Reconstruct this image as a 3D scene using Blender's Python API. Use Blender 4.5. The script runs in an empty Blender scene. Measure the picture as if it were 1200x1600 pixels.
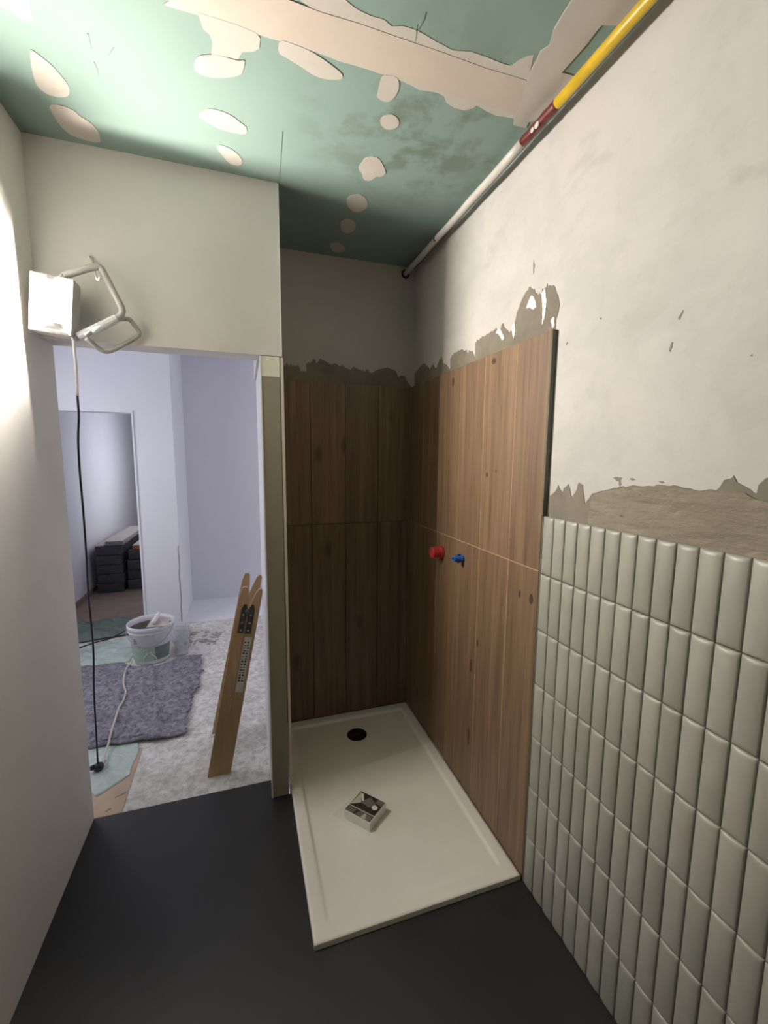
import bpy, bmesh, math, random
from mathutils import Vector, Matrix, noise
random.seed(7)

# ------------------------------------------------------------------ camera, world, exposure
scene = bpy.context.scene
COL = scene.collection
cam_data = bpy.data.cameras.new('camera')
cam_data.sensor_fit = 'VERTICAL'
cam_data.sensor_height = 36.0
cam_data.sensor_width = 27.0
cam_data.lens = 15.0415
cam_data.clip_start = 0.02
camera = bpy.data.objects.new('camera', cam_data)
COL.objects.link(camera)
camera.matrix_world = Matrix(((0.9509, 0.03197, -0.30785, -0.9693),
                              (-0.30941, 0.12322, -0.94291, -1.9272),
                              (0.00779, 0.99186, 0.12706, 1.6203),
                              (0, 0, 0, 1)))
scene.camera = camera

world = bpy.data.worlds.new('world')
scene.world = world
world.use_nodes = True
world.node_tree.nodes['Background'].inputs[0].default_value = (0.62, 0.74, 1.0, 1)
world.node_tree.nodes['Background'].inputs[1].default_value = 0.6

HALL_WINDOW_POWER = 16.0
LAMP_STRENGTH = 7800.0
win = bpy.data.lights.new('hall_daylight', 'AREA')
win.shape = 'RECTANGLE'; win.size = 1.5; win.size_y = 1.5
win.energy = HALL_WINDOW_POWER
win.color = (1.0, 0.98, 1.0)
win_o = bpy.data.objects.new('hall_daylight', win)
COL.objects.link(win_o)
win_o.location = (-2.715, 1.30, 1.55)
win_o.rotation_euler = (0, math.radians(-90), 0)

east = win.copy(); east.name = 'hall_fill_right'; east.energy = 15.0  # fill light added to lift the hall back wall, source unseen
east_o = bpy.data.objects.new('hall_fill_right', east)
COL.objects.link(east_o)
east_o.location = (1.63, 1.9, 1.55)
east_o.rotation_euler = (0, math.radians(90), 0)

far = win.copy(); far.name = 'room_fill'; far.size = 1.3; far.size_y = 1.3; far.energy = 9.0  # fill light added because the far room came out dark, source unseen
far_o = bpy.data.objects.new('room_fill', far)
COL.objects.link(far_o)
far_o.location = (-1.73, 4.6, 1.5)
far_o.rotation_euler = (0, math.radians(90), 0)

vs = scene.view_settings
vs.view_transform = 'Standard'
vs.look = 'None'
vs.exposure = 0.0
vs.gamma = 1.0
vs.use_curve_mapping = False

# ------------------------------------------------------------------ traced outlines, metres
CEILING_PUTTY = {'corner': [(-1.514, -0.535), (-1.424, -0.566), (-1.43, -0.526), (-1.436, -0.505), (-1.441, -0.477), (-1.452, -0.47), (-1.46, -0.461), (-1.477, -0.475), (-1.492, -0.486), (-1.519, -0.488)], 'drop': [(-1.49, -0.37), (-1.481, -0.375), (-1.47, -0.361), (-1.451, -0.339), (-1.437, -0.3), (-1.431, -0.275), (-1.435, -0.252), (-1.446, -0.229), (-1.461, -0.219), (-1.48, -0.213), (-1.504, -0.214), (-1.518, -0.229), (-1.522, -0.249), (-1.513, -0.297)], 'leaf': [(-1.521, -0.171), (-1.482, -0.181), (-1.451, -0.171), (-1.441, -0.147), (-1.421, -0.134), (-1.408, -0.103), (-1.405, -0.074), (-1.416, -0.025), (-1.477, -0.03), (-1.509, -0.048), (-1.518, -0.075), (-1.522, -0.117)], 'blob': [(-1.07, -0.459), (-1.06, -0.489), (-1.049, -0.503), (-1.019, -0.517), (-0.994, -0.521), (-0.972, -0.52), (-0.949, -0.52), (-0.93, -0.53), (-0.933, -0.502), (-0.939, -0.479), (-0.956, -0.466), (-0.988, -0.449), (-1.019, -0.439), (-1.044, -0.439), (-1.061, -0.442)], 'neck': [(-1.044, -0.627), (-1.033, -0.585), (-1.019, -0.575), (-1.013, -0.555), (-1.019, -0.515), (-0.994, -0.521), (-0.949, -0.524), (-0.938, -0.55), (-0.91, -0.561), (-0.894, -0.576), (-0.892, -0.607), (-0.903, -0.619), (-0.95, -0.625), (-0.996, -0.626)], 'fin': [(-0.845, -0.621), (-0.845, -0.579), (-0.826, -0.574), (-0.78, -0.558), (-0.741, -0.541), (-0.707, -0.539), (-0.668, -0.55), (-0.659, -0.562), (-0.665, -0.573), (-0.695, -0.589), (-0.734, -0.605), (-0.77, -0.616), (-0.813, -0.62)], 'lens': [(-1.075, -0.279), (-1.056, -0.301), (-1.036, -0.319), (-0.994, -0.317), (-0.963, -0.305), (-0.951, -0.292), (-0.927, -0.277), (-0.923, -0.258), (-0.927, -0.241), (-0.944, -0.233), (-1.007, -0.233), (-1.037, -0.246), (-1.068, -0.264)], 'pip': [(-1.029, -0.14), (-1.015, -0.157), (-0.996, -0.154), (-0.968, -0.143), (-0.944, -0.113), (-0.938, -0.09), (-0.942, -0.069), (-0.959, -0.06), (-0.986, -0.062), (-1.007, -0.099)], 'thumb': [(-0.551, -0.603), (-0.544, -0.61), (-0.51, -0.614), (-0.497, -0.594), (-0.491, -0.573), (-0.494, -0.542), (-0.511, -0.516), (-0.545, -0.525), (-0.548, -0.541), (-0.553, -0.589)], 'coin': [(-0.509, -0.436), (-0.508, -0.462), (-0.486, -0.48), (-0.468, -0.478), (-0.449, -0.462), (-0.444, -0.444), (-0.451, -0.426), (-0.472, -0.413), (-0.489, -0.417)], 'splat': [(-0.519, -0.202), (-0.512, -0.23), (-0.509, -0.257), (-0.474, -0.279), (-0.449, -0.263), (-0.415, -0.214), (-0.408, -0.2), (-0.418, -0.173), (-0.441, -0.169), (-0.446, -0.143), (-0.466, -0.131), (-0.484, -0.138), (-0.496, -0.171), (-0.511, -0.181)], 'disc': [(-0.514, 0.025), (-0.511, -0.009), (-0.486, -0.032), (-0.459, -0.036), (-0.433, -0.012), (-0.416, 0.027), (-0.42, 0.064), (-0.437, 0.091), (-0.464, 0.101), (-0.474, 0.083), (-0.494, 0.074)], 'small': [(-0.503, 0.204), (-0.494, 0.177), (-0.47, 0.163), (-0.443, 0.171), (-0.422, 0.205), (-0.421, 0.26), (-0.445, 0.294), (-0.48, 0.281)], 'last': [(-0.51, 0.425), (-0.495, 0.398), (-0.459, 0.393), (-0.422, 0.438), (-0.422, 0.483), (-0.452, 0.508), (-0.487, 0.49)], 'feather_up': [(-0.826, -0.746), (-0.717, -0.78), (-0.682, -0.764), (-0.664, -0.759), (-0.631, -0.755), (-0.597, -0.757), (-0.574, -0.747), (-0.546, -0.757), (-0.511, -0.758), (-0.452, -0.747), (-0.394, -0.738), (-0.348, -0.75), (-0.299, -0.75), (-0.236, -0.747), (-0.217, -0.75), (-0.207, -0.771), (-0.192, -0.79), (-0.18, -0.797), (-0.16, -0.756), (-0.14, -0.714), (-0.21, -0.709), (-0.397, -0.713), (-0.55, -0.72), (-0.654, -0.72), (-0.753, -0.718)], 'feather_low': [(-1.097, -0.641), (-1.055, -0.636), (-0.981, -0.633), (-0.872, -0.63), (-0.737, -0.627), (-0.553, -0.62), (-0.349, -0.616), (-0.137, -0.617), (-0.086, -0.612), (-0.087, -0.59), (-0.106, -0.589), (-0.161, -0.582), (-0.2, -0.587), (-0.24, -0.597), (-0.247, -0.582), (-0.268, -0.567), (-0.302, -0.566), (-0.335, -0.576), (-0.352, -0.595), (-0.373, -0.6), (-0.433, -0.592), (-0.456, -0.598), (-0.529, -0.608), (-0.597, -0.609), (-0.68, -0.608), (-0.787, -0.616), (-0.871, -0.614), (-0.981, -0.619), (-1.056, -0.619), (-1.121, -0.62)], 'joint': [(-0.185, -0.961), (-0.181, -0.912), (-0.176, -0.872), (-0.158, -0.833), (-0.17, -0.813), (-0.164, -0.792), (-0.157, -0.753), (-0.143, -0.713), (-0.114, -0.65), (-0.103, -0.595), (-0.086, -0.567), (-0.038, -0.569), (-0.045, -0.593), (-0.028, -0.61), (-0.018, -0.635), (-0.017, -0.688), (-0.023, -0.742), (-0.03, -0.78), (-0.07, -0.778), (-0.068, -0.818), (-0.066, -0.863), (-0.069, -0.899), (-0.069, -0.92), (-0.029, -0.933), (-0.03, -0.971), (-0.025, -1.014)]}
CEILING_TAPE = [(-1.132, -0.638), (-1.055, -0.633), (-0.981, -0.631), (-0.903, -0.628), (-0.822, -0.628), (-0.736, -0.621), (-0.647, -0.62), (-0.551, -0.614), (-0.451, -0.612), (-0.345, -0.607), (-0.236, -0.609), (-0.129, -0.606), (-0.086, -0.612), (-0.11, -0.677), (-0.146, -0.723), (-0.199, -0.723), (-0.28, -0.72), (-0.403, -0.724), (-0.552, -0.726), (-0.657, -0.728), (-0.754, -0.725), (-0.824, -0.729), (-0.862, -0.731)]
CEILING_MARKS = [[(-1.324, -0.475), (-1.321, -0.476), (-1.324, -0.449), (-1.327, -0.429), (-1.331, -0.429), (-1.33, -0.451)], [(-1.335, -0.384), (-1.332, -0.385), (-1.332, -0.362), (-1.334, -0.337), (-1.339, -0.338)], [(-1.288, -0.422), (-1.281, -0.436), (-1.267, -0.455), (-1.268, -0.447), (-1.278, -0.432)], [(-0.51, -0.755), (-0.509, -0.779), (-0.505, -0.807), (-0.501, -0.789), (-0.505, -0.76)], [(-0.511, -0.758), (-0.513, -0.771), (-0.506, -0.76), (-0.499, -0.733), (-0.501, -0.725), (-0.505, -0.742)], [(-0.802, 0.004), (-0.804, -0.113), (-0.81, -0.29), (-0.808, -0.291), (-0.801, -0.113), (-0.798, 0.003)]]
BACK_RENDER = [(-0.745, 2.115), (-0.704, 2.121), (-0.662, 2.117), (-0.652, 2.09), (-0.62, 2.093), (-0.623, 2.134), (-0.598, 2.139), (-0.58, 2.164), (-0.563, 2.138), (-0.544, 2.167), (-0.526, 2.158), (-0.508, 2.152), (-0.486, 2.137), (-0.457, 2.149), (-0.435, 2.133), (-0.413, 2.142), (-0.398, 2.125), (-0.368, 2.117), (-0.352, 2.135), (-0.322, 2.123), (-0.284, 2.112), (-0.272, 2.13), (-0.253, 2.11), (-0.233, 2.111), (-0.206, 2.128), (-0.166, 2.141), (-0.127, 2.14), (-0.094, 2.128), (-0.078, 2.099), (-0.037, 2.106), (-0.012, 2.066), (0.005, 2.045), (0.006, 1.985), (-0.749, 1.947)]
SIDE_RENDER = [(0.515, 1.98), (0.531, 2.113), (0.463, 2.137), (0.389, 2.151), (0.343, 2.125), (0.307, 2.098), (0.274, 2.119), (0.224, 2.086), (0.187, 2.127), (0.164, 2.139), (0.147, 2.1), (0.102, 2.085), (0.072, 2.061), (0.058, 2.058), (0.061, 2.108), (0.008, 2.123), (-0.057, 2.124), (-0.107, 2.098), (-0.154, 2.096), (-0.184, 2.057), (-0.181, 2.112), (-0.185, 2.127), (-0.254, 2.134), (-0.318, 2.136), (-0.345, 2.143), (-0.366, 2.118), (-0.391, 2.14), (-0.437, 2.099), (-0.465, 2.111), (-0.482, 2.157), (-0.499, 2.185), (-0.524, 2.21), (-0.552, 2.227), (-0.571, 2.211), (-0.598, 2.181), (-0.615, 2.18), (-0.637, 2.193), (-0.663, 2.192), (-0.682, 2.183), (-0.703, 2.15), (-0.715, 2.116), (-0.709, 2.089), (-0.701, 2.071), (-0.702, 2.027), (-0.225, 2.022)]
SIDE_RENDER_WHITE = [[(-0.566, 2.192), (-0.552, 2.179), (-0.539, 2.157), (-0.562, 2.152), (-0.58, 2.14), (-0.598, 2.143), (-0.593, 2.162), (-0.58, 2.183)], [(-0.622, 2.181), (-0.64, 2.191), (-0.651, 2.143), (-0.645, 2.097), (-0.634, 2.074), (-0.633, 2.122)], [(-0.679, 2.077), (-0.691, 2.084), (-0.699, 2.056), (-0.688, 2.047)], [(-0.347, 2.123), (-0.36, 2.139), (-0.383, 2.123), (-0.408, 2.088), (-0.395, 2.081), (-0.371, 2.107)], [(-0.453, 2.114), (-0.472, 2.13), (-0.479, 2.089), (-0.469, 2.068)]]
TILE_RENDER = [(-0.718, 1.46), (-0.719, 1.493), (-0.746, 1.511), (-0.759, 1.533), (-0.779, 1.509), (-0.787, 1.526), (-0.806, 1.54), (-0.824, 1.496), (-0.839, 1.518), (-0.85, 1.547), (-0.866, 1.54), (-0.879, 1.484), (-0.898, 1.505), (-0.907, 1.518), (-0.94, 1.528), (-0.995, 1.541), (-1.036, 1.549), (-1.085, 1.552), (-1.137, 1.557), (-1.17, 1.558), (-1.199, 1.554), (-1.21, 1.551), (-1.259, 1.554), (-1.265, 1.56), (-1.273, 1.577), (-1.288, 1.582), (-1.291, 1.587), (-1.299, 1.573), (-1.315, 1.566), (-1.325, 1.561), (-1.332, 1.554), (-1.338, 1.554), (-1.339, 1.57), (-1.35, 1.584), (-1.36, 1.589), (-1.5, 1.585), (-1.58, 1.6), (-1.66, 1.572), (-1.8, 1.59), (-1.95, 1.56), (-2.1, 1.6), (-2.3, 1.57), (-2.3, 1.4), (-0.718, 1.4)]
TILE_LUMP = [(-0.905, 1.471), (-0.909, 1.508), (-0.955, 1.529), (-1.04, 1.546), (-1.141, 1.554), (-1.197, 1.552), (-1.262, 1.548), (-1.319, 1.552), (-1.4, 1.52), (-1.55, 1.55), (-1.8, 1.53), (-2.3, 1.54), (-2.3, 1.4), (-0.895, 1.4)]
WALL_SPECKS = [[(-0.753, 1.984), (-0.761, 1.988), (-0.764, 1.983), (-0.756, 1.979)], [(-0.977, 1.567), (-0.988, 1.571), (-1.007, 1.57), (-1.004, 1.559), (-1.007, 1.549), (-1.001, 1.545), (-0.998, 1.559), (-0.987, 1.562)], [(-1.032, 1.568), (-1.044, 1.57), (-1.053, 1.565), (-1.041, 1.563)], [(-1.117, 1.567), (-1.13, 1.566), (-1.137, 1.562), (-1.127, 1.561)], [(-0.564, 2.292), (-0.566, 2.313), (-0.575, 2.288), (-0.57, 2.263)], [(-1.114, 1.882), (-1.12, 1.901), (-1.124, 1.899), (-1.119, 1.878)], [(-1.131, 1.951), (-1.141, 1.968), (-1.142, 1.965), (-1.135, 1.947)], [(-1.296, 1.831), (-1.3, 1.834), (-1.3, 1.829)], [(-0.887, 2.023), (-0.894, 2.023), (-0.893, 2.016)]]
BRACKET = [(-1.537, -0.1, 2.23), (-1.494, -0.1, 2.25), (-1.456, -0.095, 2.27), (-1.441, -0.092, 2.275), (-1.428, -0.088, 2.274), (-1.417, -0.086, 2.253), (-1.394, -0.085, 2.2), (-1.375, -0.085, 2.157), (-1.37, -0.085, 2.14), (-1.375, -0.086, 2.123), (-1.389, -0.088, 2.11), (-1.424, -0.092, 2.088), (-1.473, -0.098, 2.056), (-1.509, -0.1, 2.032)]
STAND = [(-1.483, -0.115, 2.033), (-1.466, -0.11, 2.051), (-1.435, -0.09, 2.079), (-1.398, -0.07, 2.108), (-1.374, -0.055, 2.119), (-1.357, -0.045, 2.121), (-1.346, -0.035, 2.107), (-1.332, -0.026, 2.086), (-1.335, -0.026, 2.071), (-1.352, -0.03, 2.055), (-1.388, -0.045, 2.025), (-1.417, -0.06, 2.003), (-1.436, -0.07, 1.995), (-1.453, -0.08, 2.0), (-1.468, -0.1, 2.014), (-1.481, -0.113, 2.027)]
HOOK = [(-1.479, 0.0, 2.339), (-1.467, -0.03, 2.315), (-1.452, -0.075, 2.274), (-1.438, -0.11, 2.237), (-1.432, -0.115, 2.225), (-1.424, -0.115, 2.233)]
CABLE = [(-1.523, -0.1, 2.022), (-1.528, -0.087, 1.993), (-1.536, -0.058, 1.92), (-1.548, -0.027, 1.838), (-1.557, -0.0, 1.766), (-1.576, 0.033, 1.671), (-1.592, 0.075, 1.546), (-1.607, 0.125, 1.386), (-1.627, 0.183, 1.185), (-1.647, 0.233, 1.0), (-1.656, 0.267, 0.869), (-1.669, 0.308, 0.698), (-1.696, 0.358, 0.483), (-1.717, 0.408, 0.254), (-1.731, 0.442, 0.094), (-1.737, 0.455, 0.028)]
CORD_FLOOR = [(-1.713, 0.464, 0.03), (-1.725, 0.518, 0.03), (-1.734, 0.612, 0.03), (-1.744, 0.761, 0.03), (-1.764, 0.968, 0.03), (-1.767, 1.104, 0.03), (-1.779, 1.205, 0.03), (-1.818, 1.303, 0.03), (-1.839, 1.449, 0.03), (-1.844, 1.581, 0.03), (-1.85, 1.69, 0.03)]
DARK_CORD = [(-2.345, 1.957, 0.03), (-2.301, 2.016, 0.03), (-2.207, 2.101, 0.03), (-2.124, 2.142, 0.03), (-2.071, 2.222, 0.03), (-2.015, 2.352, 0.03)]

RUBBLE = [(-1.441, 2.2, -0.01), (-1.372, 2.149, -0.01), (-1.324, 2.018, -0.01), (-1.275, 2.089, -0.01), (-1.239, 2.138, -0.01), (-1.39, 1.997, -0.01), (-1.294, 1.967, -0.01), (-1.456, 2.031, -0.01), (-1.356, 2.235, -0.01)]
BOXB = [(-0.592, -0.258), (-0.508, -0.352), (-0.405, -0.27)]
BOXT = [(-0.593, -0.224), (-0.502, -0.331), (-0.402, -0.25), (-0.492, -0.146)]
LEAF = [(-0.641, -0.193), (-0.578, -0.281), (-0.516, -0.354), (-0.455, -0.316), (-0.517, -0.195)]
# ------------------------------------------------------------------ helpers
def lin(r, g, b):
    f = lambda c: (c/255/12.92) if c/255 <= 0.04045 else ((c/255+0.055)/1.055)**2.4
    return (f(r), f(g), f(b), 1.0)

class NT:
    """tiny wrapper for building a procedural Principled material"""
    def __init__(self, name):
        self.m = bpy.data.materials.new(name); self.m.use_nodes = True
        self.t = self.m.node_tree; self.b = self.t.nodes['Principled BSDF']
    def n(self, typ, **kw):
        nd = self.t.nodes.new(typ)
        for k, v in kw.items(): setattr(nd, k, v)
        return nd
    def l(self, a, b): self.t.links.new(a, b)
    def coord(self, kind='Object', scale=(1, 1, 1), rnd=False):
        tc = self.n('ShaderNodeTexCoord'); mp = self.n('ShaderNodeMapping')
        self.l(tc.outputs[kind], mp.inputs[0]); mp.inputs['Scale'].default_value = scale
        if rnd:
            oi = self.n('ShaderNodeObjectInfo'); ml = self.n('ShaderNodeMath', operation='MULTIPLY')
            self.l(oi.outputs['Random'], ml.inputs[0]); ml.inputs[1].default_value = 37.0
            cb = self.n('ShaderNodeCombineXYZ')
            for i in range(3): self.l(ml.outputs[0], cb.inputs[i])
            self.l(cb.outputs[0], mp.inputs['Location'])
        return mp.outputs[0]
    def noise(self, co, scale=5, detail=4, rough=.55, dist=0):
        nd = self.n('ShaderNodeTexNoise'); self.l(co, nd.inputs['Vector'])
        nd.inputs['Scale'].default_value = scale; nd.inputs['Detail'].default_value = detail
        nd.inputs['Roughness'].default_value = rough; nd.inputs['Distortion'].default_value = dist
        return nd.outputs['Fac']
    def ramp(self, fac, stops):
        r = self.n('ShaderNodeValToRGB'); self.l(fac, r.inputs[0]); e = r.color_ramp.elements
        while len(e) < len(stops): e.new(0.5)
        for i, (p, c) in enumerate(stops):
            e[i].position = p; e[i].color = c if not isinstance(c, (int, float)) else (c, c, c, 1)
        return r.outputs[0]
    def mix(self, fac, a, b, mode='MIX'):
        m = self.n('ShaderNodeMix', data_type='RGBA', blend_type=mode)
        for s, v in ((0, fac), (6, a), (7, b)):
            if hasattr(v, 'is_output'): self.l(v, m.inputs[s])
            else: m.inputs[s].default_value = v
        return m.outputs[2]
    def base(self, c):
        if hasattr(c, 'is_output'): self.l(c, self.b.inputs['Base Color'])
        else: self.b.inputs['Base Color'].default_value = c
    def rough(self, v): self.b.inputs['Roughness'].default_value = v
    def bump(self, h, strength=.3, dist=.01):
        b = self.n('ShaderNodeBump'); self.l(h, b.inputs['Height'])
        b.inputs['Strength'].default_value = strength; b.inputs['Distance'].default_value = dist
        self.l(b.outputs[0], self.b.inputs['Normal'])

M = {}
def simple(name, rgb, rough=.6, var=.08, scale=12, bump=.0, metal=0, bdist=.003, kind='Object'):
    t = NT(name); co = t.coord(kind); f = t.noise(co, scale, 5)
    c = lin(*rgb); d = tuple(max(0, x*(1-var*1.6)) for x in c[:3])+(1,); u = tuple(min(1, x*(1+var)) for x in c[:3])+(1,)
    t.base(t.ramp(f, [(.3, d), (.7, u)])); t.rough(rough); t.b.inputs['Metallic'].default_value = metal
    if bump: t.bump(f, bump, bdist)
    M[name] = t.m; return t

def plaster(name, light, dark, scale=2.2, amount=.6, bump=.25):
    t = NT(name); co = t.coord()
    a = t.noise(co, scale, 7, .62, .35); b = t.noise(t.coord(scale=(1, 1, .7)), scale*4, 5, .6, .3)
    c = t.mix(t.ramp(a, [(.38, 0.0), (.66, amount)]), lin(*light), lin(*dark))
    c = t.mix(t.ramp(b, [(.45, 0.0), (.75, .3)]), c, lin(*dark))
    t.base(c); t.rough(.85)
    t.bump(t.mix(.5, a, b), bump, .006); M[name] = t.m
plaster('plaster_white', (222, 218, 213), (208, 204, 199), 1.6, .5)
plaster('plaster_niche_shade', (176, 172, 166), (163, 160, 154), 1.6, .5)  # darker copy of the white plaster, niche shade put into its colour
plaster('render_rear', (122, 118, 110), (96, 92, 84), 3, .7)
t = NT('plaster_skim'); co = t.coord()
a = t.noise(t.coord(scale=(1, 1.5, 1)), 2.0, 6, .55, .5); b = t.noise(t.coord(scale=(1, .8, 1.3)), 4.2, 7, .6, .25); c3 = t.noise(co, 26, 5, .6)
c = t.mix(t.ramp(a, [(.42, 0.0), (.60, 1.0)]), lin(184, 180, 174), lin(176, 173, 168))
c = t.mix(t.ramp(b, [(.50, 0.0), (.58, .4), (.70, .7)]), c, lin(189, 185, 180))
c = t.mix(t.ramp(b, [(.33, .7), (.42, 0.0)]), c, lin(168, 165, 159))
c = t.mix(t.ramp(c3, [(.55, 0.0), (.75, .25)]), c, lin(160, 156, 150))
t.base(c); t.rough(.82); t.bump(t.mix(.35, b, c3), .35, .006); M['plaster_skim'] = t.m
plaster('hall_paint', (232, 231, 238), (222, 221, 230), .8, .5, .08)
plaster('putty', (174, 168, 158), (162, 156, 146), 5, .6, .3)
plaster('tape', (178, 166, 153), (168, 156, 142), 4, .6, .3)
plaster('render_grey', (122, 115, 101), (100, 94, 81), 7, .8, .6)
t = NT('mortar'); a = t.noise(t.coord(scale=(1, 3.5, 22)), 1.0, 6, .65, .6); b = t.noise(t.coord(scale=(1, 9, 14)), 1.0, 5, .6, .4); c3 = t.noise(t.coord(scale=(1, 26, 60)), 1.0, 4, .6, .3)
c = t.mix(t.ramp(a, [(.35, 0.0), (.65, 1.0)]), lin(136, 128, 112), lin(118, 110, 95))
c = t.mix(t.ramp(b, [(.60, 0.0), (.68, .7)]), c, lin(150, 143, 127))
c = t.mix(t.ramp(c3, [(.26, .9), (.36, 0.0)]), c, lin(74, 68, 58))
t.base(c); t.rough(.95); t.bump(t.mix(.5, a, c3), 1.0, .012); M['mortar'] = t.m
plaster('primer_grey', (140, 133, 115), (130, 124, 106), 3, .5, .1)
t = NT('concrete'); co = t.coord(); a = t.noise(co, 3, 6, .6, .3); b = t.noise(co, 28, 6, .7, .4); c3 = t.noise(co, 70, 3, .6)
c = t.mix(t.ramp(a, [(.38, 0.0), (.62, 1.0)]), lin(236, 233, 229), lin(212, 207, 199))
c = t.mix(t.ramp(b, [(.40, .75), (.52, 0.0)]), c, lin(186, 181, 174))
c = t.mix(t.ramp(b, [(.56, 0.0), (.64, .8)]), c, lin(246, 245, 244))
t.base(c); t.rough(.95); t.bump(t.mix(.4, b, c3), .9, .012); M['concrete'] = t.m

t = NT('board_green'); co = t.coord()
f = t.noise(co, 1.6, 3); g = t.noise(co, 7, 6, .6, .2)
c = t.mix(t.ramp(f, [(.3, 0.0), (.7, 1.0)]), lin(114, 135, 127), lin(120, 140, 132))
pos = t.n('ShaderNodeVectorMath', operation='DISTANCE'); t.l(co, pos.inputs[0]); pos.inputs[1].default_value = (-.33, -.42, 2.72)
near = t.n('ShaderNodeMapRange'); t.l(pos.outputs['Value'], near.inputs[0])
for i, v in ((1, .12), (2, .5), (3, .85), (4, 0)): near.inputs[i].default_value = v
st = t.n('ShaderNodeMath', operation='MULTIPLY'); t.l(t.ramp(g, [(.47, 0.0), (.6, 1.0)]), st.inputs[0]); t.l(near.outputs[0], st.inputs[1])
c = t.mix(st.outputs[0], c, lin(92, 106, 92))
t.base(c); t.rough(.8); t.bump(g, .08, .002); M['board_green'] = t.m

t = NT('floor_black'); co = t.coord(); f = t.noise(co, 2.2, 5, .6, .5); g = t.noise(co, 18, 3)
t.base(t.ramp(f, [(.3, lin(30, 30, 30)), (.7, lin(42, 42, 42))]))
t.l(t.ramp(f, [(.3, .42), (.7, .62)]), t.b.inputs['Roughness']); t.bump(g, .05, .002); M['floor_black'] = t.m

def wood(name, a, b, c_knot, grain=1.0, knots=True, rough=.5):
    t = NT(name); co = t.coord('Object', (14, 14, .8), True); co2 = t.coord('Object', (60, 60, 2.2), True)
    n1 = t.noise(co, 1.0, 4, .6, 1.2); n2 = t.noise(co2, 1.0, 5, .7, .4)
    oi = t.n('ShaderNodeObjectInfo')
    col = t.mix(t.ramp(n1, [(.3, 0.0), (.72, 1.0)]), lin(*a), lin(*b))
    col = t.mix(t.ramp(n2, [(.45, 0.0), (.75, .75*grain)]), col, lin(*c_knot))
    col = t.mix(t.ramp(t.noise(t.coord('Object', (34, 34, .5), True), 1.0, 3, .5, .5), [(.52, 0.0), (.75, .4*grain)]), col, lin(*[min(255, q*1.22) for q in b]))
    if knots:
        ck = t.coord('Object', (4.2, 4.2, 1.9), True); v = t.n('ShaderNodeTexVoronoi'); t.l(ck, v.inputs['Vector']); v.inputs['Scale'].default_value = 1.0
        col = t.mix(t.ramp(v.outputs['Distance'], [(.04, .85), (.13, 0.0)]), col, lin(*c_knot))
    hs = t.n('ShaderNodeHueSaturation'); t.l(col, hs.inputs['Color'])
    mr = t.n('ShaderNodeMapRange'); t.l(oi.outputs['Random'], mr.inputs[0]); mr.inputs[3].default_value = .84; mr.inputs[4].default_value = 1.12
    t.l(mr.outputs[0], hs.inputs['Value'])
    t.base(hs.outputs[0]); t.rough(rough); t.bump(n2, .15, .002); M[name] = t.m
wood('wood_tile', (106, 84, 62), (124, 101, 77), (68, 50, 34))
wood('pine', (172, 140, 102), (186, 155, 116), (138, 106, 72), .6, False, .6)

t = NT('sage_glaze'); co = t.coord('Object', (1, 1, 1), True); f = t.noise(co, 9, 4)
oi = t.n('ShaderNodeObjectInfo')
c = t.mix(oi.outputs['Random'], lin(146, 145, 133), lin(162, 160, 148))
c = t.mix(t.ramp(f, [(.35, 0.0), (.7, .35)]), c, lin(127, 130, 120)); t.base(c); t.rough(.42); t.bump(t.noise(co, 30, 3), .04, .002); M['sage_glaze'] = t.m

t = NT('felt'); co = t.coord(); f = t.noise(co, 34, 7, .75); g = t.noise(co, 7, 4)
c = t.mix(t.ramp(f, [(.36, 0.0), (.62, 1.0)]), lin(94, 92, 102), lin(172, 169, 180))
c = t.mix(t.ramp(g, [(.4, 0.0), (.7, .4)]), c, lin(104, 101, 110)); t.base(c); t.rough(1); t.bump(f, .8, .01); M['felt'] = t.m

def film(name, rgb, alpha):
    t = NT(name); co = t.coord(); f = t.noise(co, 9, 4, .6, 1.5)
    t.base(t.ramp(f, [(.3, lin(*[c*.86 for c in rgb])), (.7, lin(*rgb))])); t.rough(.28); t.b.inputs['Alpha'].default_value = alpha
    t.bump(f, .5, .02); M[name] = t.m
film('film_green', (222, 238, 228), .82)
film('film_dark', (120, 138, 128), .85)
film('film_clear', (205, 206, 208), .55)
simple('fill_grey', (112, 104, 98), .9, .2, 14, .3)
simple('knot_brown', (70, 51, 36), .6, .3, 60)
simple('joint_tan', (176, 148, 118), .9, .08, 20)
simple('grout_grey', (108, 103, 92), .9, .1, 30)  # backing mortar colour seen in the tile joints
simple('tray_white', (238, 233, 222), .40, .02, 6)
simple('white_plastic', (226, 226, 230), .4, .03)
simple('pipe_white', (190, 186, 178), .4, .05, 9)
simple('pipe_yellow', (190, 158, 36), .4, .10, 14)
simple('pipe_red', (92, 34, 30), .45, .12, 14)
simple('black_plastic', (22, 22, 23), .4, .1)
simple('dark_rubber', (34, 33, 36), .55, .1)
simple('red_plastic', (176, 46, 50), .4, .06)
simple('blue_plastic', (44, 92, 172), .4, .06)
simple('grey_tube', (168, 166, 162), .45, .06, 30, 0, .0)
simple('steel', (150, 150, 150), .35, .08, 30, 0, .9)
simple('reflector', (120, 118, 112), .4, .08, 30, 0, 1.0)
simple('dark_metal', (74, 72, 64), .55, .18, 40, .2, .3)
simple('edge_metal', (96, 95, 82), .5, .08, 20)
simple('pvc_trim', (206, 196, 182), .6, .04)
simple('primer_white', (228, 222, 206), .85, .04, 6, .2)
simple('white_bead', (240, 239, 240), .6, .02)
simple('card', (196, 172, 150), .85, .14, 5, .1)
simple('brown_floor', (150, 132, 120), .7, .12, 6)
simple('alcove_white', (240, 240, 244), .6, .02)
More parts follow.
